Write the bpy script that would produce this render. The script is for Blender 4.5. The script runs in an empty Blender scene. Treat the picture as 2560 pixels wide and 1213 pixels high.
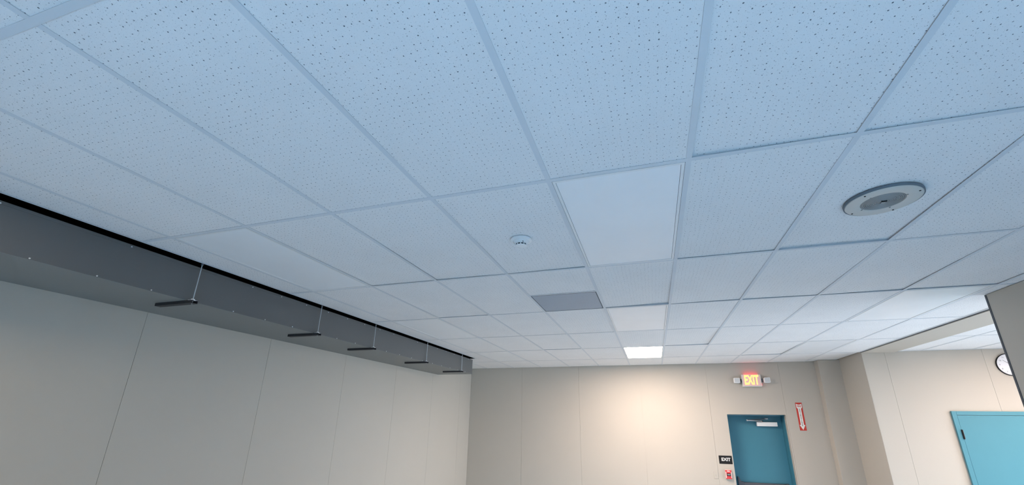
import bpy, bmesh, math, random
from mathutils import Vector, Matrix
random.seed(7)
C = bpy.context.scene.collection
S = bpy.context.scene
PI = math.pi
H = 3.05                      # ceiling height
TX, TY = 0.61, 1.22           # ceiling module
YW = 8.368                    # far wall
XL = -3.44                    # left wall
XR = 3.52                     # right wall plane
XS = 3.95                     # outer side of the opening's soffit
YB = 7.33                     # side room's far wall
XE = 8.2                      # side room's right wall
YBK = -4.6                    # wall behind the camera

# ------------------------------------------------------------------ camera
cam_data = bpy.data.cameras.new('camera')
cam = bpy.data.objects.new('camera', cam_data)
C.objects.link(cam)
S.camera = cam
R_ = Vector((0.95570836, 0.29399293, 0.01377270))
U_ = Vector((0.08127576, -0.30860764, 0.94771070))
F_ = Vector((-0.28287061, 0.90461565, 0.31883340))
cam.matrix_world = Matrix(((R_.x, U_.x, -F_.x, 0.38077), (R_.y, U_.y, -F_.y, -0.44776), (R_.z, U_.z, -F_.z, H - 1.05489), (0, 0, 0, 1)))
cam_data.sensor_width = 36
cam_data.lens = 1047.555 / 2560 * 36
cam_data.shift_x = (1280 - 1295.786) / 2560
cam_data.shift_y = (695.994 - 606.5) / 2560
cam_data.clip_start = 0.02

# ------------------------------------------------------------------ world, daylight, exposure
S.view_settings.view_transform = 'Standard'
S.view_settings.look = 'None'
S.view_settings.gamma = 1.0
S.view_settings.exposure = 0.0
w = bpy.data.worlds.new('sky'); S.world = w; w.use_nodes = True
nt = w.node_tree; bg = nt.nodes['Background']
bg.inputs[0].default_value = (0.55, 0.75, 1.0, 1); bg.inputs[1].default_value = 1.0

def area(name, loc, rot, sx, sy, power, col, spread=PI):
    l = bpy.data.lights.new(name, 'AREA'); l.shape = 'RECTANGLE'; l.size = sx; l.size_y = sy
    l.energy = power; l.color = col; l.spread = spread
    o = bpy.data.objects.new(name, l); C.objects.link(o); o.location = loc; o.rotation_euler = rot
    return o
# daylight through the windows behind the camera and in the side room
COOL = (0.36, 0.64, 0.92)
DOWN = math.radians(45)
area('daylight_back_window', (1.2, YBK + 0.25, 1.75), (PI / 2 - DOWN, 0, 0), 3.6, 1.3, 285, COOL, math.radians(90))
area('daylight_side_window', (XE - 0.25, 3.6, 1.75), (PI / 2 - math.radians(14), 0, PI / 2), 5.6, 1.3, 215, (0.60, 0.78, 0.96), math.radians(95))

# ------------------------------------------------------------------ materials
def mat(name, col, rough=0.6, metal=0.0, emit=None, estr=0.0, spec=0.5, noise=None, bump=None):
    m = bpy.data.materials.new(name); m.use_nodes = True
    n = m.node_tree.nodes; L = m.node_tree.links
    b = n['Principled BSDF']
    b.inputs['Base Color'].default_value = (*col, 1); b.inputs['Roughness'].default_value = rough
    b.inputs['Metallic'].default_value = metal
    b.inputs['Specular IOR Level'].default_value = spec
    if emit:
        b.inputs['Emission Color'].default_value = (*emit, 1); b.inputs['Emission Strength'].default_value = estr
    tc = n.new('ShaderNodeTexCoord')
    if noise is None: noise = (3.0, 0.04)
    nz = n.new('ShaderNodeTexNoise'); nz.inputs['Scale'].default_value = noise[0]; nz.inputs['Detail'].default_value = 4
    L.new(tc.outputs['Object'], nz.inputs['Vector'])
    mr = n.new('ShaderNodeMapRange'); mr.inputs['To Min'].default_value = 1 - noise[1]; mr.inputs['To Max'].default_value = 1 + noise[1]
    L.new(nz.outputs['Fac'], mr.inputs['Value'])
    mx = n.new('ShaderNodeMix'); mx.data_type = 'RGBA'; mx.blend_type = 'MULTIPLY'; mx.inputs['Factor'].default_value = 1
    mx.inputs['A'].default_value = (*col, 1); L.new(mr.outputs['Result'], mx.inputs['B'])
    L.new(mx.outputs['Result'], b.inputs['Base Color'])
    if bump:
        n2 = n.new('ShaderNodeTexNoise'); n2.inputs['Scale'].default_value = bump[0]; n2.inputs['Detail'].default_value = 3
        L.new(tc.outputs['Object'], n2.inputs['Vector'])
        bp = n.new('ShaderNodeBump'); bp.inputs['Strength'].default_value = bump[1]; bp.inputs['Distance'].default_value = 0.001
        L.new(n2.outputs['Fac'], bp.inputs['Height']); L.new(bp.outputs['Normal'], b.inputs['Normal'])
    return m

def tile_material():
    m = mat('mineral fibre tile', (0.86, 0.87, 0.88), 0.95, spec=0.1)
    n = m.node_tree.nodes; L = m.node_tree.links; b = n['Principled BSDF']
    tc = n.new('ShaderNodeTexCoord')
    # slight warping so pores are not perfectly round
    wn = n.new('ShaderNodeTexNoise'); wn.inputs['Scale'].default_value = 170; wn.inputs['Detail'].default_value = 2
    L.new(tc.outputs['Object'], wn.inputs['Vector'])
    sb = n.new('ShaderNodeVectorMath'); sb.operation = 'SUBTRACT'; sb.inputs[1].default_value = (.5, .5, .5)
    L.new(wn.outputs['Color'], sb.inputs[0])
    sc = n.new('ShaderNodeVectorMath'); sc.operation = 'SCALE'; sc.inputs['Scale'].default_value = 0.0042
    L.new(sb.outputs[0], sc.inputs[0])
    ad = n.new('ShaderNodeVectorMath'); ad.operation = 'ADD'
    L.new(tc.outputs['Object'], ad.inputs[0]); L.new(sc.outputs[0], ad.inputs[1])
    def holes(pitch, rnd, rmin, rmax, keep, dark, off):
        mp = n.new('ShaderNodeMapping'); mp.inputs['Scale'].default_value = (1 / pitch[0], 1 / pitch[1], 1)
        mp.inputs['Location'].default_value = off
        L.new(ad.outputs[0], mp.inputs['Vector'])
        v = n.new('ShaderNodeTexVoronoi'); v.voronoi_dimensions = '2D'; v.inputs['Scale'].default_value = 1; v.inputs['Randomness'].default_value = rnd
        L.new(mp.outputs[0], v.inputs['Vector'])
        sp = n.new('ShaderNodeSeparateColor'); L.new(v.outputs['Color'], sp.inputs[0])
        # radius from the cell's random value; some cells have no pore
        r = n.new('ShaderNodeMapRange'); r.inputs['From Min'].default_value = 1 - keep; r.inputs['From Max'].default_value = 1
        r.inputs['To Min'].default_value = rmin / pitch[0]; r.inputs['To Max'].default_value = rmax / pitch[0]
        r.clamp = True
        L.new(sp.outputs[0], r.inputs['Value'])
        gt = n.new('ShaderNodeMath'); gt.operation = 'GREATER_THAN'; gt.inputs[1].default_value = 1 - keep; L.new(sp.outputs[0], gt.inputs[0])
        sub = n.new('ShaderNodeMath'); sub.operation = 'SUBTRACT'; L.new(r.outputs[0], sub.inputs[0]); L.new(v.outputs['Distance'], sub.inputs[1])
        soft = n.new('ShaderNodeMapRange'); soft.inputs['From Min'].default_value = 0; soft.inputs['From Max'].default_value = 0.0005 / pitch[0]
        L.new(sub.outputs[0], soft.inputs['Value'])
        mu = n.new('ShaderNodeMath'); mu.operation = 'MULTIPLY'; L.new(soft.outputs[0], mu.inputs[0]); L.new(gt.outputs[0], mu.inputs[1])
        m2 = n.new('ShaderNodeMath'); m2.operation = 'MULTIPLY'; m2.inputs[1].default_value = dark; L.new(mu.outputs[0], m2.inputs[0])
        return m2.outputs[0]
    a = holes((0.0268, 0.0268), 0.36, 0.0013, 0.0025, 0.93, 0.84, (0.3, 0.1, 0))
    b1 = holes((0.0125, 0.0125), 0.95, 0.0006, 0.0014, 0.60, 0.62, (3.3, 1.7, 0))
    c = holes((0.0052, 0.0052), 1.0, 0.0004, 0.0009, 0.55, 0.42, (7.7, 4.2, 0))
    mx1 = n.new('ShaderNodeMath'); mx1.operation = 'MAXIMUM'; L.new(a, mx1.inputs[0]); L.new(b1, mx1.inputs[1])
    mx2 = n.new('ShaderNodeMath'); mx2.operation = 'MAXIMUM'; L.new(mx1.outputs[0], mx2.inputs[0]); L.new(c, mx2.inputs[1])
    src = b.inputs['Base Color'].links[0].from_socket
    mm = n.new('ShaderNodeMix'); mm.data_type = 'RGBA'; L.new(mx2.outputs[0], mm.inputs['Factor'])
    L.new(src, mm.inputs['A']); mm.inputs['B'].default_value = (0.025, 0.05, 0.08, 1)
    L.new(mm.outputs['Result'], b.inputs['Base Color'])
    bn = n.new('ShaderNodeTexNoise'); bn.inputs['Scale'].default_value = 260; L.new(tc.outputs['Object'], bn.inputs['Vector'])
    h = n.new('ShaderNodeMath'); h.operation = 'MULTIPLY_ADD'; h.inputs[1].default_value = -2.0
    L.new(mx2.outputs[0], h.inputs[0]); L.new(bn.outputs['Fac'], h.inputs[2])
    bp = n.new('ShaderNodeBump'); bp.inputs['Strength'].default_value = 0.25; bp.inputs['Distance'].default_value = 0.001
    L.new(h.outputs[0], bp.inputs['Height']); L.new(bp.outputs['Normal'], b.inputs['Normal'])
    return m

M = {}
M['tile'] = tile_material()
M['tee'] = mat('white painted tee', (0.70, 0.74, 0.78), 0.6)
M['wall'] = mat('beige vinyl wall panel', (0.525, 0.49, 0.43), 0.75, noise=(1.3, 0.03), bump=(420, 0.25))
M['joint'] = mat('wall joint', (0.42, 0.38, 0.32), 0.8)
M['floor'] = mat('blue grey carpet', (0.46, 0.53, 0.59), 0.9, noise=(60, 0.08))
M['void'] = mat('near-black backing for unlit gaps', (0.012, 0.009, 0.009), 0.95, spec=0.1)
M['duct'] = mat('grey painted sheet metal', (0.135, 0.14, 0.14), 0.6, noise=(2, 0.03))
M['duct_underside_lit'] = mat('light grey painted sheet metal', (0.25, 0.26, 0.25), 0.6, noise=(2, 0.03))  # lighter copy of the duct grey, imitating floor bounce on the underside
M['edgegap'] = mat('dark grey edge trim', (0.10, 0.11, 0.12), 0.8)
M['screw'] = mat('zinc screw', (0.85, 0.87, 0.88), 0.35, metal=0.3)
M['zinc'] = mat('zinc threaded rod', (0.55, 0.60, 0.63), 0.4, metal=0.6)
M['strut'] = mat('dark steel strut channel', (0.035, 0.035, 0.04), 0.6, metal=0.2)
M['diffuser'] = mat('frosted white acrylic', (0.90, 0.93, 0.96), 0.35)
M['lit'] = mat('lit frosted acrylic', (0.95, 0.9, 0.85), 0.4, emit=(1.0, 0.80, 0.67), estr=56.0)
M['lit_fill_rear'] = mat('lit frosted acrylic, cooler', (0.95, 0.93, 0.9), 0.4, emit=(1.0, 0.70, 0.36), estr=18)  # glow of the added, unseen panel that brightens the left wall
M['lit_fill_side'] = mat('lit frosted acrylic, side room', (0.95, 0.93, 0.9), 0.4, emit=(1.0, 0.76, 0.62), estr=34.0)  # glow of the unseen panels added to brighten the side room wall
M['white'] = mat('white enamel', (0.85, 0.87, 0.88), 0.4)
M['ivory'] = mat('ivory plastic', (0.72, 0.70, 0.65), 0.45)
M['grille'] = mat('grey speaker grille', (0.30, 0.31, 0.31), 0.5, metal=0.2)
M['black'] = mat('black plastic', (0.012, 0.012, 0.013), 0.6, spec=0.25)
M['darkhole'] = mat('dark opening', (0.01, 0.015, 0.02), 0.8)
M['teal'] = mat('teal door paint', (0.05, 0.215, 0.30), 0.45)
M['teal2'] = mat('light teal door paint', (0.072, 0.262, 0.335), 0.5)
M['bronze'] = mat('dark bronze metal', (0.10, 0.10, 0.11), 0.4, metal=0.4)
M['steel'] = mat('brushed steel', (0.45, 0.48, 0.50), 0.35, metal=0.8)
M['red'] = mat('red sign', (0.55, 0.035, 0.02), 0.5)
M['redbox'] = mat('red enamel', (0.70, 0.06, 0.06), 0.35)
M['signwhite'] = mat('white sign print', (0.88, 0.86, 0.82), 0.6)
M['lens'] = mat('clear lamp lens', (0.62, 0.66, 0.68), 0.15)
M['exitface'] = mat('translucent red sign panel', (0.80, 0.62, 0.60), 0.4, emit=(1.0, 0.20, 0.16), estr=0.14)
M['exitletter'] = mat('glowing exit letters', (0.9, 0.6, 0.2), 0.4, emit=(1.0, 0.53, 0.12), estr=1.5)
M['redled'] = mat('red light strip', (0.9, 0.1, 0.1), 0.4, emit=(1.0, 0.05, 0.07), estr=4.5)
M['clockface'] = mat('white clock face', (0.85, 0.86, 0.90), 0.15)
M['gasket'] = mat('slate grey gasket', (0.16, 0.19, 0.22), 0.8)
M['numeral'] = mat('grey clock numerals', (0.28, 0.28, 0.31), 0.5)
M['speakerring'] = mat('aged off-white enamel', (0.60, 0.59, 0.56), 0.45)
M['clockprint'] = mat('black clock print', (0.03, 0.03, 0.035), 0.5)

def vent_material():
    m = mat('perforated grey metal', (0.44, 0.51, 0.60), 0.5, metal=0.1)
    n = m.node_tree.nodes; L = m.node_tree.links; b = n['Principled BSDF']
    tc = n.new('ShaderNodeTexCoord'); v = n.new('ShaderNodeTexVoronoi'); v.voronoi_dimensions = '2D'
    v.inputs['Scale'].default_value = 150; v.inputs['Randomness'].default_value = 0
    L.new(tc.outputs['Object'], v.inputs['Vector'])
    lt = n.new('ShaderNodeMath'); lt.operation = 'LESS_THAN'; lt.inputs[1].default_value = 0.30; L.new(v.outputs['Distance'], lt.inputs[0])
    src = b.inputs['Base Color'].links[0].from_socket
    mm = n.new('ShaderNodeMix'); mm.data_type = 'RGBA'; L.new(lt.outputs[0], mm.inputs['Factor']); L.new(src, mm.inputs['A'])
    mm.inputs['B'].default_value = (0.20, 0.25, 0.32, 1); L.new(mm.outputs['Result'], b.inputs['Base Color'])
    return m
M['perf'] = vent_material()

# ------------------------------------------------------------------ mesh helpers
def tagp(o, label=None, cat=None, group=None, kind=None):
    if label: o['label'] = label
    if cat: o['category'] = cat
    if group: o['group'] = group
    if kind: o['kind'] = kind
    return o

def empty(name, loc, label, cat, group=None):
    o = bpy.data.objects.new(name, None); C.objects.link(o); o.location = loc
    o.empty_display_size = 0.05
    return tagp(o, label, cat, group)

def box(bm, x0, x1, y0, y1, z0, z1):
    vs = [bm.verts.new((x, y, z)) for z in (z0, z1) for y in (y0, y1) for x in (x0, x1)]
    for f in ((0, 2, 3, 1), (4, 5, 7, 6), (0, 1, 5, 4), (1, 3, 7, 5), (3, 2, 6, 7), (2, 0, 4, 6)):
        bm.faces.new([vs[i] for i in f])
    return vs

def cyl(bm, p0, p1, r0, r1=None, seg=24, cap=True):
    r1 = r0 if r1 is None else r1
    p0 = Vector(p0); p1 = Vector(p1); d = (p1 - p0).normalized()
    a = Vector((1, 0, 0)) if abs(d.x) < 0.9 else Vector((0, 1, 0))
    u = d.cross(a).normalized(); v = d.cross(u)
    A = [bm.verts.new(p0 + (u * math.cos(t) + v * math.sin(t)) * r0) for t in [2 * PI * i / seg for i in range(seg)]]
    B = [bm.verts.new(p1 + (u * math.cos(t) + v * math.sin(t)) * r1) for t in [2 * PI * i / seg for i in range(seg)]]
    for i in range(seg):
        j = (i + 1) % seg
        bm.faces.new((A[i], A[j], B[j], B[i]))
    if cap:
        bm.faces.new(A[::-1]); bm.faces.new(B)

def lathe(bm, prof, seg=64, axis='z'):
    """prof: list of (radius, height); revolved round z (heights downwards allowed)"""
    rings = []
    for r, z in prof:
        if r < 1e-6:
            rings.append([bm.verts.new((0, 0, z))])
        else:
            rings.append([bm.verts.new((r * math.cos(2 * PI * i / seg), r * math.sin(2 * PI * i / seg), z)) for i in range(seg)])
    for a, b in zip(rings, rings[1:]):
        for i in range(seg):
            j = (i + 1) % seg
            if len(a) == 1 and len(b) == 1: continue
            if len(a) == 1: bm.faces.new((a[0], b[j], b[i]))
            elif len(b) == 1: bm.faces.new((a[i], a[j], b[0]))
            else: bm.faces.new((a[i], a[j], b[j], b[i]))

def poly(bm, pts, y0, y1):
    """prism of an outline in x,z between y0 and y1"""
    A = [bm.verts.new((x, y0, z)) for x, z in pts]; B = [bm.verts.new((x, y1, z)) for x, z in pts]
    n = len(pts)
    bm.faces.new(A); bm.faces.new(B[::-1])
    for i in range(n): bm.faces.new((A[i], B[i], B[(i + 1) % n], A[(i + 1) % n]))

def link(name, bm, material, parent=None, smooth=False, bevel=0.0, loc=None):
    bmesh.ops.recalc_face_normals(bm, faces=bm.faces)
    me = bpy.data.meshes.new(name); bm.to_mesh(me); bm.free()
    me.materials.append(material)
    if smooth:
        for p in me.polygons: p.use_smooth = True
    o = bpy.data.objects.new(name, me); C.objects.link(o)
    if parent: o.parent = parent
    if loc: o.location = loc
    if bevel:
        b = o.modifiers.new('bevel', 'BEVEL'); b.width = bevel; b.segments = 2; b.limit_method = 'ANGLE'
    if smooth:
        e = o.modifiers.new('split', 'EDGE_SPLIT'); e.split_angle = math.radians(35)
    return o

def make(name, fn, material, parent=None, **k):
    bm = bmesh.new(); fn(bm)
    return link(name, bm, material, parent, **k)

def bx(name, dims, material, parent=None, **k):
    return make(name, lambda bm: box(bm, *dims), material, parent, **k)

def text(name, s, size, material, parent, loc, rot=(PI / 2, 0, 0), depth=0.0008, sx=1.0, bold=0.0, spacing=1.0):
    cu = bpy.data.curves.new(name, 'FONT'); cu.body = s; cu.size = size; cu.align_x = 'CENTER'; cu.align_y = 'CENTER'
    cu.extrude = depth; cu.offset = bold; cu.space_character = spacing
    t = bpy.data.objects.new(name, cu); C.objects.link(t)
    dg = bpy.context.evaluated_depsgraph_get()
    me = bpy.data.meshes.new_from_object(t.evaluated_get(dg))
    bpy.data.objects.remove(t); bpy.data.curves.remove(cu)
    me.materials.clear(); me.materials.append(material)
    me.transform(Matrix.Diagonal((sx, 1, 1, 1)))
    o = bpy.data.objects.new(name, me); C.objects.link(o); o.parent = parent; o.location = loc; o.rotation_euler = rot
    return o

def struct(o): o['kind'] = 'structure'; return o

# ------------------------------------------------------------------ room shell
struct(bx('floor', (XL - .1, XE + .1, YBK - .1, YW + .6, -0.1, 0), M['floor']))

def panel_wall_x(bm, X, thick, y0, y1, seams, z0, z1, g=0.0013):
    ys = [y0] + [s for s in seams if y0 < s < y1] + [y1]
    for a, b in zip(ys, ys[1:]):
        box(bm, min(X, X + thick), max(X, X + thick), a + g, b - g, z0, z1)
def panel_wall_y(bm, Y, thick, x0, x1, seams, z0, z1, g=0.002):
    xs = [x0] + [s for s in seams if x0 < s < x1] + [x1]
    for a, b in zip(xs, xs[1:]):
        box(bm, a + g, b - g, min(Y, Y + thick), max(Y, Y + thick), z0, z1)

# left wall, panel joints every 1.2 m
lw = struct(make('wall_left', lambda bm: panel_wall_x(bm, XL, -0.03, YBK, YW, [1.81 + 1.2 * k for k in range(-5, 6)], 0, H + 0.5), M['wall']))
struct(bx('wall_joint', (XL - 0.1, XL - 0.012, YBK, YW, 0, H + 0.5), M['joint'], lw))
# far wall with the doorway
DX0, DX1, DZ = 1.655, 2.600, H - 0.918
SE = [-2.257 + 1.215 * k for k in range(-1, 5)]
def farwall(bm):
    xs = [XL] + [s for s in SE if XL < s < DX0] + [DX0]
    for a, b in zip(xs, xs[1:]): box(bm, a + .001, b - (.001 if b != DX0 else 0), YW, YW + .05, 0, H + .3)
    box(bm, DX0, DX1, YW, YW + .05, DZ, H + .3)
    box(bm, DX1, 2.615, YW, YW + .05, 0, H + .3)
    box(bm, 2.617, XR, YW, YW + .05, 0, H + .3)
fw = struct(make('wall_far', farwall, M['wall']))
def farback(bm):
    box(bm, XL - .1, DX0, YW + .012, YW + .42, 0, H + .3); box(bm, DX1, XS, YW + .012, YW + .42, 0, H + .3)
    box(bm, DX0, DX1, YW + .012, YW + .42, DZ + .001, H + .3)
struct(make('wall_joint', farback, M['wall'], fw))
# right wall between the far corner and the opening, with the corner pilaster
def rightwall(bm):
    box(bm, XR, XR + .06, YB + .002, YW, 0, H + .3)
    box(bm, XR + .06, XS + .3, YB + .012, YW, 0, H + .3)
struct(make('wall_right', rightwall, M['wall']))
struct(bx('trim_1', (3.195, XR + .01, 8.19, YW + .01, 0, H - 0.001), M['wall'], bevel=0.004))
# the near end of the opening: wall and pilaster
def nearwall(bm):
    box(bm, XR, XS, YBK, 3.98, 0, H + .3)
struct(make('wall_near', nearwall, M['wall']))
t2 = struct(bx('trim_2', (3.15, XR + .01, 3.575, 3.98, 0, H - 0.001), M['wall'], bevel=0.004))
bx('corner_bead', (3.146, 3.170, 3.966, 3.984, 0, H - 0.002), M['edgegap'], t2)
# soffit over the opening
struct(bx('trim_3', (XR + .0, XS, 3.98, YB + .002, H - 0.012, H + .25), M['wall']))
struct(bx('trim_4', (XR - .013, XR - .0005, 3.98, YB, H - 0.006, H + .02), M['edgegap']))
# side room
def sidewall(bm):
    panel_wall_y(bm, YB, .05, XR + .003, XE, [3.815, 4.985, 6.2, 7.4], 0, H + .3, g=0.0011)
sw_ = struct(make('wall_side', sidewall, M['wall']))
struct(bx('wall_joint', (XR + .062, XE, YB + .005, YB + .011, 0, H + .3), M['joint'], sw_))
def windowed(bm, x0, x1, y0, y1, wx0, wx1, wz0, wz1, axis):
    if axis == 'y':
        box(bm, x0, x1, y0, y1, 0, wz0); box(bm, x0, x1, y0, y1, wz1, H + .3)
        box(bm, x0, wx0, y0, y1, wz0, wz1); box(bm, wx1, x1, y0, y1, wz0, wz1)
    else:
        box(bm, x0, x1, y0, y1, 0, wz0); box(bm, x0, x1, y0, y1, wz1, H + .3)
        box(bm, x0, x1, y0, wx0, wz0, wz1); box(bm, x0, x1, wx1, y1, wz0, wz1)
struct(make('wall_back', lambda bm: windowed(bm, XL - .1, XE + .1, YBK - .15, YBK, -0.8, 3.2, 0.7, 2.5, 'y'), M['wall']))
struct(make('wall_east', lambda bm: windowed(bm, XE, XE + .15, YBK, YW, 0.4, 6.0, 0.7, 2.2, 'x'), M['wall']))

# ------------------------------------------------------------------ ceiling
XC0 = -2.702                     # ceiling stops here beside the duct
YD1 = 6.80                      # duct's far end
LIGHTS = {(0, 1), (0, 3), (0, 5), (-4, 1), (-4, 3), (-4, 5), (4, 3), (4, 5), (4, 1),
          (-4, -1), (8, 1), (8, 4), (11, 1), (11, 4)}
VENT = (-1, 2)
# far edges of tiles that have lifted off their tees, metres at (left, right) corner
LIFT = {(2, 1): (.013, .011), (0, 2): (.004, .015), (2, 2): (.007, .004), (1, 0): (.011, .003), (0, 4): (.0, .0), (3, 2): (.002, .009),
        (2, 0): (.006, .001), (1, 4): (.003, .010), (3, 5): (.003, .008), (-2, 4): (.004, .003), (4, 2): (.008, .007), (-3, 1): (.004, .003),
        (1, 1): (.003, .005), (-1, 1): (.002, .005), (1, 2): (.001, .006), (-3, 2): (.003, .002), (-2, 1): (.006, .002)}
def tiles(bm):
    for i in range(-6, 14):
        for j in range(-4, 7):
            if (i, j) in LIGHTS: continue
            x0, x1, y0, y1 = i * TX, (i + 1) * TX, j * TY, (j + 1) * TY
            if (i, j) == VENT: y1 = y0 + TY / 2
            segs = [(x0, x1, y0, y1)]
            out = []
            for a, b, c, d in segs:
                if b <= XL or c >= YW: continue
                a = max(a, XL + .006); d = min(d, YW - .006)
                if a < XC0:         # duct side
                    if d > YD1 + .02: out.append((a, b, max(c, YD1 + .02), d)) if b <= XC0 else None
                    if b > XC0:
                        if c < YD1 + .02 < d:
                            out.append((a, b, YD1 + .02, d)); out.append((XC0, b, c, YD1 + .02))
                        elif c >= YD1 + .02: out.append((a, b, c, d))
                        else: out.append((XC0, b, c, d))
                    continue
                if b > XR - .03 and a < XR - .03:
                    out.append((a, XR - .03 if c < YB else XR, c, d)); continue
                if a >= XR - .03 and b <= XS + .03: continue
                if a < XS + .02 <= b: a = XS + .02
                if a >= XS:
                    if c >= YB: continue
                    d = min(d, YB - .006)
                out.append((a, b, c, d))
            for a, b, c, d in out:
                if b - a < .02 or d - c < .02: continue
                l0, l1 = LIFT.get((i, j), (0, 0)) if (a >= x0 and i <= 5) else (0, 0)
                e = .0015
                rr = [random.uniform(0.0018, 0.0030) for _ in range(4)]
                zb = [rr[0], rr[1], rr[2] + l0, rr[3] + l1]      # (a,c) (b,c) (a,d) (b,d)
                pts = [(a + e, c + e), (b - e, c + e), (a + e, d - e), (b - e, d - e)]
                lo = [bm.verts.new((x, y, H + z)) for (x, y), z in zip(pts, zb)]
                hi = [bm.verts.new((x, y, H + z + .015)) for (x, y), z in zip(pts, zb)]
                bm.faces.new((lo[0], lo[2], lo[3], lo[1])); bm.faces.new((hi[0], hi[1], hi[3], hi[2]))
                for p, q in ((0, 1), (1, 3), (3, 2), (2, 0)): bm.faces.new((lo[p], lo[q], hi[q], hi[p]))
ceil = struct(make('ceiling', tiles, M['tile']))
FW = .0118
def tees(bm):
    def run_y(x, y0, y1):
        box(bm, x - FW, x + FW, y0, y1, H, H + .0015); box(bm, x - .0008, x + .0008, y0, y1, H + .0015, H + .035)
    def run_x(y, x0, x1):
        box(bm, x0, x1, y - FW, y + FW, H - .0003, H + .0012); box(bm, x0, x1, y - .0008, y + .0008, H + .0012, H + .03)
    for i in range(-4, 6): run_y(i * TX, YBK, YW)
    run_y(-5 * TX, YD1 + .02, YW)
    for i in range(7, 14): run_y(i * TX, YBK, YB)
    for j in range(-3, 7):
        y = j * TY
        x0 = XC0 if y < YD1 else XL
        run_x(y, x0, XR - .03 if y < YB else XR)
        if y < YB: run_x(y, XS + .02, XE)
    run_x(2.5 * TY, -TX + FW, -FW)
    # edge angles
    box(bm, XC0 - .001, XC0 + .018, YBK, YD1 + .02, H - .0006, H + .001)
    box(bm, XL, XC0 + .018, YD1 + .012, YD1 + .03, H - .0006, H + .001)
    box(bm, XR - .036, XR - .013, YBK, YB, H - .0006, H + .001)
    box(bm, XS, XS + .022, YBK, YB, H - .0006, H + .001)
make('ceiling_grid', tees, M['tee'], ceil)
# connectors where two main runners meet
for x, y in ((0.0, 1.13), (2 * TX, 0.98)):
    bx('grid_splice', (x - FW - .0002, x + FW + .0002, y - .0012, y + .0012, H - .0006, H + .0003), M['tee'], ceil)
# plenum above the ceiling, dark
def plenum(bm):
    box(bm, XL - .1, XE + .1, YBK - .1, YW + .5, H + .45, H + .5)
struct(make('ceiling_deck', plenum, M['void'], ceil))
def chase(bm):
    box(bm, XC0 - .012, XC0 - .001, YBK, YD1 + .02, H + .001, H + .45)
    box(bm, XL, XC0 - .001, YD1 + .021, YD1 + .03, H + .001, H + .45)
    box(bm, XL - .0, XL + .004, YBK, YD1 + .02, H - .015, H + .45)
struct(make('duct_gap_shade', chase, M['void'], ceil))  # shade of the gap above the duct, put into a near-black backing

# ------------------------------------------------------------------ ceiling light panels
def light_panel(i, j, label, lit=False, grp=None):
    cx, cy = (i + .5) * TX, (j + .5) * TY
    t = empty('ceiling_light', (cx, cy, H), label, 'ceiling light', 'recessed ceiling light panels')
    hx, hy = TX / 2 - .0135, TY / 2 - .0135
    def frame(bm):
        wd = .014
        box(bm, -hx, hx, -hy, -hy + wd, -.001, .012); box(bm, -hx, hx, hy - wd, hy, -.001, .012)
        box(bm, -hx, -hx + wd, -hy + wd, hy - wd, -.001, .012); box(bm, hx - wd, hx, -hy + wd, hy - wd, -.001, .012)
    make('frame', frame, M['white'], t)
    g = .0155
    bx('diffuser', (-hx + g, hx - g, -hy + g, hy - g, .0015, .006), {0: M['diffuser'], 1: M['lit'], 2: M['lit_fill_rear'], 3: M['lit_fill_side']}[int(lit)], t)
    bx('housing', (-hx, hx, -hy, hy, .013, .08), M['white'], t)
    return t
light_panel(0, 1, 'large unlit white ceiling panel, nearest one in the middle row')
light_panel(0, 3, 'unlit white ceiling panel just before the glowing one')
light_panel(0, 5, 'glowing warm white ceiling panel near the far wall', True)
light_panel(-4, 1, 'nearest unlit white ceiling panel in the row beside the grey duct')
light_panel(-4, 3, 'middle unlit white ceiling panel in the row beside the grey duct')
light_panel(-4, 5, 'farthest small unlit ceiling panel at the end of the grey duct')
light_panel(4, 3, 'unlit white ceiling panel at the right, beside the opening to the side room')
light_panel(4, 5, 'unlit ceiling panel at the far right corner before the pilaster')
light_panel(4, 1, 'unlit ceiling panel cut by the right edge of the photo')

# unseen lit panels, added behind the camera and in the side room for fill
light_panel(-4, -1, 'added unseen lit ceiling panel behind the camera beside the grey duct', 2)
light_panel(8, 1, 'added unseen lit ceiling panel in the side room, left row, nearer', 3)
light_panel(8, 4, 'added unseen lit ceiling panel in the side room, left row, farther', 3)
light_panel(11, 1, 'added unseen lit ceiling panel in the side room, right row, nearer', 3)
light_panel(11, 4, 'added unseen lit ceiling panel in the side room, right row, farther', 3)

# ------------------------------------------------------------------ return air vent
t = empty('air_vent', (-.5 * TX, 2.75 * TY, H), 'grey perforated square air return vent in the ceiling grid', 'vent')
hx = TX / 2 - .0135
def vf(bm):
    wd = .004
    box(bm, -hx, hx, -hx, -hx + wd, -.001, .012); box(bm, -hx, hx, hx - wd, hx, -.001, .012)
    box(bm, -hx, -hx + wd, -hx + wd, hx - wd, -.001, .012); box(bm, hx - wd, hx, -hx + wd, hx - wd, -.001, .012)
make('frame', vf, M['edgegap'], t)
bx('perforated_plate', (-hx + .004, hx - .004, -hx + .004, hx - .004, .001, .003), M['perf'], t)
bx('vent_box', (-hx, hx, -hx, hx, .013, .12), M['void'], t)

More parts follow.
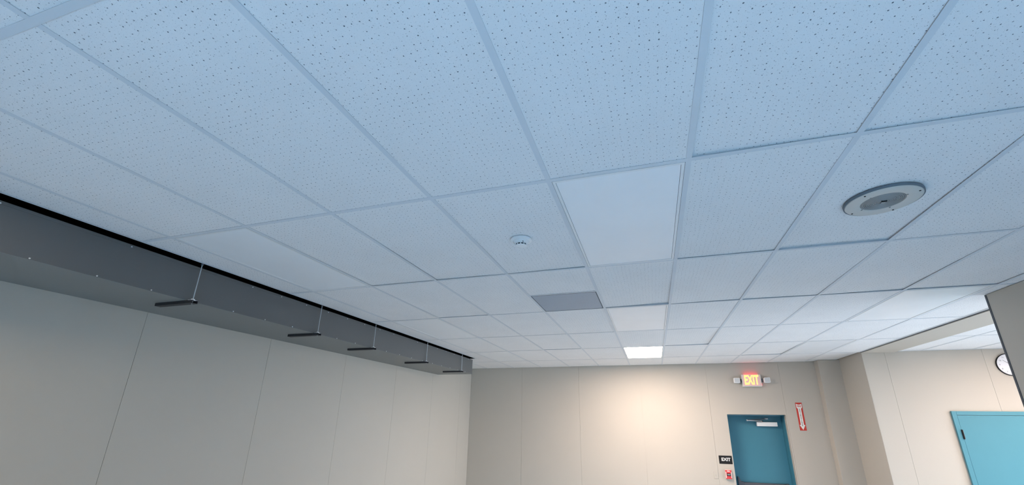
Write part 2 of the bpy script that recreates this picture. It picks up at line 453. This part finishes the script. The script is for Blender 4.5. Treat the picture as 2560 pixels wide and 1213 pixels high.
# ------------------------------------------------------------------ ceiling speaker
t = empty('ceiling_speaker', (1.546, 1.836, H), 'round off-white ceiling speaker with a grey ribbed grille', 'speaker')
make('cover_ring', lambda bm: lathe(bm, [(.0885, -.006), (.0895, -.012), (.094, -.0135), (.146, -.0140), (.1505, -.0128), (.1520, -.0105), (.1520, -.0090), (.0885, -.0090), (.0885, -.006)], 96), M['speakerring'], t, smooth=True)
def gr(bm):
    pr = []
    for k in range(12):
        r = .0882 - k * .0070
        pr += [(r, -.0095 - .0002 * k), (r - .002, -.0115 - .0002 * k), (r - .0048, -.0115 - .0002 * k), (r - .0060, -.0090 - .0002 * k)]
    pr.append((0, -.006))
    lathe(bm, pr, 72)
make('gasket', lambda bm: lathe(bm, [(.0900, -.0088), (.1575, -.0100), (.1580, .0020), (.0900, .0020), (.0900, -.0088)], 96), M['gasket'], t, smooth=True)
make('grille', gr, M['grille'], t)
bx('badge', (-.009, .009, -.010, .010, -.0185, -.008), M['grille'], t)
bx('badge_slot', (-.011, .011, -.0145, -.0098, -.0190, -.008), M['black'], t)
for deg in (-37, 51, 131, -141):
    ca, sa = math.cos(math.radians(deg)), math.sin(math.radians(deg))
    make('screw', lambda bm: cyl(bm, (.139 * ca, .139 * sa, -.0135), (.139 * ca, .139 * sa, -.0160), .0046, .0036, 16), M['black'], t)
    make('grille_clip', lambda bm: cyl(bm, (.0945 * ca, .0945 * sa, -.012), (.0945 * ca, .0945 * sa, -.0155), .0042, .0035, 12), M['grille'], t)

# ------------------------------------------------------------------ smoke detector
t = empty('smoke_detector', (-.318, 1.835, H), 'white round smoke detector on the ceiling tile beside the large unlit panel', 'smoke detector')
make('base', lambda bm: lathe(bm, [(0, .003), (.066, .001), (.066, -.008), (.060, -.012), (.050, -.014), (0, -.014)], 64), M['white'], t, smooth=True)
make('head', lambda bm: lathe(bm, [(.052, -.012), (.050, -.017), (.042, -.025), (.034, -.028), (.034, -.030), (0, -.030)], 64), M['white'], t, smooth=True)
make('sensor_slots', lambda bm: lathe(bm, [(.0325, -.028), (.0325, -.039), (0, -.039)], 48), M['darkhole'], t, smooth=True)
def ribs(bm):
    for k in range(10):
        a = 2 * PI * k / 10 + math.radians(-78)
        cyl(bm, (.0335 * math.cos(a), .0335 * math.sin(a), -.028), (.0335 * math.cos(a), .0335 * math.sin(a), -.040), .0034, seg=8)
make('cap', lambda bm: lathe(bm, [(0, -.039), (.035, -.039), (.0355, -.0400), (.032, -.0425), (.020, -.044), (0, -.044)], 48), M['white'], t, smooth=True)
make('rib', ribs, M['white'], t)
a = math.radians(-58)
make('status_light', lambda bm: cyl(bm, (.040 * math.cos(a), .040 * math.sin(a), -.024), (.044 * math.cos(a), .044 * math.sin(a), -.028), .0028, seg=12), M['black'], t)

# ------------------------------------------------------------------ duct along the left wall
XF, ZD0, ZD1 = -2.75, H - .280, H - .022
XDB = XL                     # duct's back
t = empty('air_duct', (XF, 0, ZD0), 'long grey sheet metal duct hung along the left wall under the ceiling', 'duct')
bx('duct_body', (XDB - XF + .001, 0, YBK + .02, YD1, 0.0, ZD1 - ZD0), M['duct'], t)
bx('bottom_panel', (XDB - XF + .001, .001, YBK + .02, YD1 - .001, -.0015, -.0002), M['duct_underside_lit'], t)  # brighter underside light is put into this sheet's colour
def lip(bm):
    box(bm, 0.0, .0025, YBK + .02, YD1, 0, .018)
    box(bm, 0.0, .0025, YBK + .02, YD1, ZD1 - ZD0 - .018, ZD1 - ZD0)
make('seam_flange', lip, M['duct'], t)
ys = [0.48 + .3 * k for k in range(22)]
for k, y in enumerate(ys):
    if y > YD1 - .1: break
    for z in (.006, ZD1 - ZD0 - .014):
        yy = y + (.12 if z > .1 else 0)
        if random.random() < 0.18: continue
        make('screw', lambda bm: cyl(bm, (.002, yy, z), (.0060, yy, z), .0045, .0032, 12), M['screw'], t)
HY = [1.632, 2.863, 3.765, 5.03, 6.255]
HL = ['nearest trapeze hanger under the grey duct, largest of the five', 'second nearest trapeze hanger under the grey duct', 'middle trapeze hanger of the five under the grey duct',
      'fourth trapeze hanger from the camera under the grey duct', 'farthest trapeze hanger, at the end of the grey duct']
for y, lab in zip(HY, HL):
    t = empty('duct_hanger', (-2.712, y, ZD0), lab, 'duct hanger', 'hangers under the duct')
    top = H - ZD0
    make('threaded_rod', lambda bm: cyl(bm, (0, 0, -.028), (0, 0, top + .0), .0034, seg=10), M['zinc'], t)
    make('rod_cap', lambda bm: cyl(bm, (0, 0, top - .012), (0, 0, top + .0), .0085, seg=10), M['bronze'], t)
    def ch(bm):
        # open channel: web and two flanges, running under the duct to the wall side
        box(bm, -.345, .026, -.0205, .0205, -.0235, -.021)
        box(bm, -.345, .026, -.0205, -.0180, -.021, -.002)
        box(bm, -.345, .026, .0180, .0205, -.021, -.002)
        box(bm, -.345, .026, -.0180, -.010, -.005, -.002)
        box(bm, -.345, .026, .010, .0180, -.005, -.002)
    make('strut_channel', ch, M['strut'], t)
    def nut(bm):
        cyl(bm, (0, 0, -.002), (0, 0, .010), .0125, seg=6); box(bm, -.02, .02, -.02, .02, -.003, .001)
    make('nut', nut, M['screw'], t)

# ------------------------------------------------------------------ far door
t = struct(bx('door_1', (DX0 + .016, DX1 - .016, YW + .29, YW + .335, 0.01, DZ - .014), M['teal']))
d1 = t
def frame1(bm):
    # jambs and head: outer face set back from the wall face, then the stop
    for x0, x1 in ((DX0 + .001, DX0 + .013), (DX1 - .013, DX1 - .001)):
        box(bm, x0, x1, YW + .110, YW + .40, 0, DZ - .001)
    box(bm, DX0 + .013, DX1 - .013, YW + .110, YW + .40, DZ - .012, DZ - .001)
make('door_frame', frame1, M['teal'], t)
def reveal(bm):
    box(bm, DX0 - .0, DX0 + .002, YW + .0, YW + .045, 0, DZ); box(bm, DX1 - .002, DX1, YW, YW + .045, 0, DZ)
make('door_reveal', reveal, M['wall'], t)
YDF = YW + .29
def barfn(bm):
    z = H - 2.095
    box(bm, DX0 + .10, DX1 - .10, YDF - .055, YDF - .01, z - .035, z + .030)
make('panic_bar', barfn, M['bronze'], t, bevel=.006)
def brk(bm):
    pts = [(DX0 + .070, H - 1.975), (DX0 + .092, H - 1.982), (DX0 + .115, H - 2.050), (DX0 + .16, H - 2.058), (DX0 + .16, H - 2.15), (DX0 + .070, H - 2.15)]
    poly(bm, pts, YDF - .06, YDF - .001)
make('panic_bar_bracket', brk, M['bronze'], t, bevel=.003)
make('panic_bar_end', lambda bm: box(bm, DX1 - .12, DX1 - .07, YDF - .05, YDF - .001, H - 2.14, H - 2.06), M['bronze'], t, bevel=.006)
# closer on the leaf, its arm folded to the head
t = empty('door_closer', (2.333, YDF, H - 1.080), 'white door closer with a folded steel arm on the far teal door', 'door closer')
bx('closer_body', (-.165, .165, -.075, 0, -.036, .036), M['white'], t, bevel=.004)
def arm(bm, a, b, w_=.011, h_=.005):
    a = Vector(a); b = Vector(b); d = (b - a).normalized(); s = Vector((0, 0, 1)).cross(d).normalized() * w_; u = Vector((0, 0, h_))
    vs = []
    for p in (a, b):
        for sg, up in ((-1, -1), (1, -1), (1, 1), (-1, 1)): vs.append(bm.verts.new(p + s * sg + u * up))
    bm.faces.new(vs[0:4]); bm.faces.new(vs[4:8])
    for k in range(4): bm.faces.new((vs[k], vs[(k + 1) % 4], vs[4 + (k + 1) % 4], vs[4 + k]))
make('closer_arm', lambda bm: arm(bm, (-.07, -.04, .052), (-.33, -.11, .060)), M['steel'], t)
make('closer_forearm', lambda bm: arm(bm, (-.33, -.11, .072), (.01, -.02, .092)), M['bronze'], t)
make('spindle', lambda bm: cyl(bm, (-.07, -.04, .036), (-.07, -.04, .060), .012, seg=16), M['bronze'], t)
make('elbow', lambda bm: cyl(bm, (-.33, -.11, .050), (-.33, -.11, .080), .012, seg=16), M['steel'], t)
bx('arm_shoe', (-.02, .035, -.035, -.0, .084, .104), M['steel'], t, bevel=.002)

# ------------------------------------------------------------------ exit light
t = empty('exit_sign', (2.137, YW, H - .325), 'lit EXIT sign with two emergency lamp heads above the far teal door', 'exit sign')
bx('housing', (-.160, .160, -.055, 0, -.110, .108), M['ivory'], t, bevel=.006)
bx('sign_panel', (-.142, .142, -.058, -.054, -.094, .094), M['exitface'], t)
text('letters', 'EXIT', .232, M['exitletter'], t, (0, -.0595, .002), sx=.50, bold=.0065, spacing=1.0)
bx('light_strip', (-.115, .115, -.050, -.006, .1085, .1095), M['redled'], t)
bx('side_light_strip', (.1603, .1608, -.050, -.035, -.09, -.05), M['redled'], t)
for s in (-1, 1):
    bx('lamp_bracket', (min(s * .160, s * .195), max(s * .160, s * .195), -.040, -.010, -.030, .028), M['bronze'], t)
    hd = make('lamp_head', lambda bm: box(bm, s * .247 - .052, s * .247 + .052, -.100, -.015, -.045, .048), M['white'], t, bevel=.012)
    hd.rotation_euler = (0, 0, 0)
    make('lamp_lens', lambda bm: box(bm, s * .247 - .040, s * .247 + .040, -.104, -.099, -.034, .036), M['lens'], hd, bevel=.004)

# ------------------------------------------------------------------ fire extinguisher arrow sign
t = empty('fire_extinguisher_sign', (2.830, YW, H - .942), 'tall red sign with a white arrow reading FIRE EXTINGUISHER right of the far door', 'sign')
bx('backing', (-.051, .051, -.0025, 0, -.232, .232), M['red'], t)
pts = [(-.042, .215), (-.028, .203), (0, .198), (.028, .203), (.042, .215), (.042, .150), (.024, .128), (.024, -.140), (.043, -.140), (0, -.222), (-.043, -.140), (-.024, -.140), (-.024, .128), (-.042, .150)]
make('arrow', lambda bm: poly(bm, pts, -.0035, -.0026), M['signwhite'], t)
text('word_fire', 'FIRE', .042, M['red'], t, (0, -.0042, .170), sx=.85, bold=.001, depth=.0003)
for k, ch_ in enumerate('EXTINGUISHER'):
    text('letter', ch_, .027, M['clockprint'], t, (0, -.0042, .118 - k * .0245), bold=.0006, depth=.0003)

# ------------------------------------------------------------------ small black EXIT plate
t = empty('exit_plate', (1.532, YW, H - 1.688), 'small black wall plate reading EXIT left of the far door', 'sign')
bx('plate', (-.107, .107, -.004, 0, -.068, .068), M['black'], t, bevel=.002)
text('letters', 'EXIT', .072, M['signwhite'], t, (.006, -.0048, .004), bold=.0022, depth=.0004)

# ------------------------------------------------------------------ fire alarm pull station
t = empty('fire_alarm_pull_station', (1.547, YW, H - 1.922), 'red fire alarm pull station on the wall under the black EXIT plate', 'fire alarm')
bx('back_box', (-.053, .053, -.028, 0, -.075, .075), M['ivory'], t, bevel=.004)
bx('cover', (-.050, .050, -.046, -.028, -.072, .072), M['redbox'], t, bevel=.005)
def hnd(bm):
    box(bm, -.032, .032, -.054, -.046, -.022, .018)
make('handle', hnd, M['black'], t, bevel=.003)
text('word_fire', 'FIRE', .026, M['signwhite'], t, (0, -.0465, .052), bold=.0006, depth=.0004)
bx('handle_mark', (-.024, .024, -.0548, -.054, -.006, .002), M['signwhite'], t)
for s in (-1, 1):
    bx('side_bar', (s * .041 - .004, s * .041 + .004, -.050, -.046, -.055, .040), M['signwhite'], t)

# ------------------------------------------------------------------ wall plate
t = empty('wall_plate', (1.345, YW, H - 1.945), 'small blank beige wall plate left of the red fire alarm', 'wall plate')
bx('plate', (-.036, .036, -.006, 0, -.058, .058), M['wall'], t, bevel=.002)
bx('switch', (-.006, .006, -.014, -.006, -.012, .010), M['wall'], t, bevel=.002)

# ------------------------------------------------------------------ side room door and clock
d2 = struct(bx('door_2', (4.462, 5.37, YB - .026, YB - .001, .01, H - .918), M['teal2']))
def frame2(bm):
    box(bm, 4.405, 4.458, YB - .030, YB - .001, 0, H - .862)
    box(bm, 4.458, 5.374, YB - .030, YB - .001, H - .914, H - .862)
    box(bm, 5.374, 5.427, YB - .030, YB - .001, 0, H - .862)
make('door_frame', frame2, M['teal2'], d2, bevel=.002)
for z in (H - 1.17, H - 1.95):
    hg = make('hinge', lambda bm: cyl(bm, (4.460, YB - .036, z - .062), (4.460, YB - .036, z + .062), .010, seg=14), M['black'], d2)
    bx('hinge_leaf', (4.468, 4.476, YB - .0300, YB - .026, z - .06, z + .06), M['steel'], hg)

t = empty('wall_clock', (5.245, YB, H - .228), 'round white wall clock with a black rim in the side room', 'clock')
def ydisc(bm, prof, seg=72):
    lathe(bm, prof, seg)
    bmesh.ops.rotate(bm, verts=bm.verts, cent=(0, 0, 0), matrix=Matrix.Rotation(PI / 2, 3, 'X'))
make('rim', lambda bm: ydisc(bm, [(.146, .001), (.155, .001), (.157, .010), (.156, .018), (.151, .021), (.147, .018), (.146, .001)]), M['black'], t, smooth=True)
make('face', lambda bm: ydisc(bm, [(0, .010), (.1465, .010), (.1465, .002), (0, .002)]), M['clockface'], t)
for k in range(1, 13):
    a = PI / 2 - k * PI / 6
    text('numeral', str(k), .026, M['numeral'], t, (.114 * math.cos(a), -.0106, .114 * math.sin(a)), bold=.0004, depth=.0003)
def ticks(bm):
    for k in range(60):
        a = 2 * PI * k / 60; r0 = .130 if k % 5 else .127
        vs = []
        for r, s in ((r0, -1), (.136, -1), (.136, 1), (r0, 1)):
            vs.append(bm.verts.new((r * math.cos(a) - s * .0006 * math.sin(a), -.0105, r * math.sin(a) + s * .0006 * math.cos(a))))
        bm.faces.new(vs)
make('minute_marks', ticks, M['clockprint'], t)
def hand(L_, w_, y, ang):
    def f(bm):
        c, s = math.cos(ang), math.sin(ang)
        pts = [(-.02, -w_), (L_, -w_ * .5), (L_, w_ * .5), (-.02, w_)]
        poly(bm, [(x * c - z * s, x * s + z * c) for x, z in pts], y, y - .001)
    return f
make('minute_hand', hand(.098, .0028, -.016, math.radians(138)), M['clockprint'], t)
make('hour_hand', hand(.066, .004, -.013, math.radians(25)), M['clockprint'], t)
make('hub', lambda bm: ydisc(bm, [(0, .019), (.006, .019), (.006, .010), (0, .010)], 20), M['clockprint'], t)
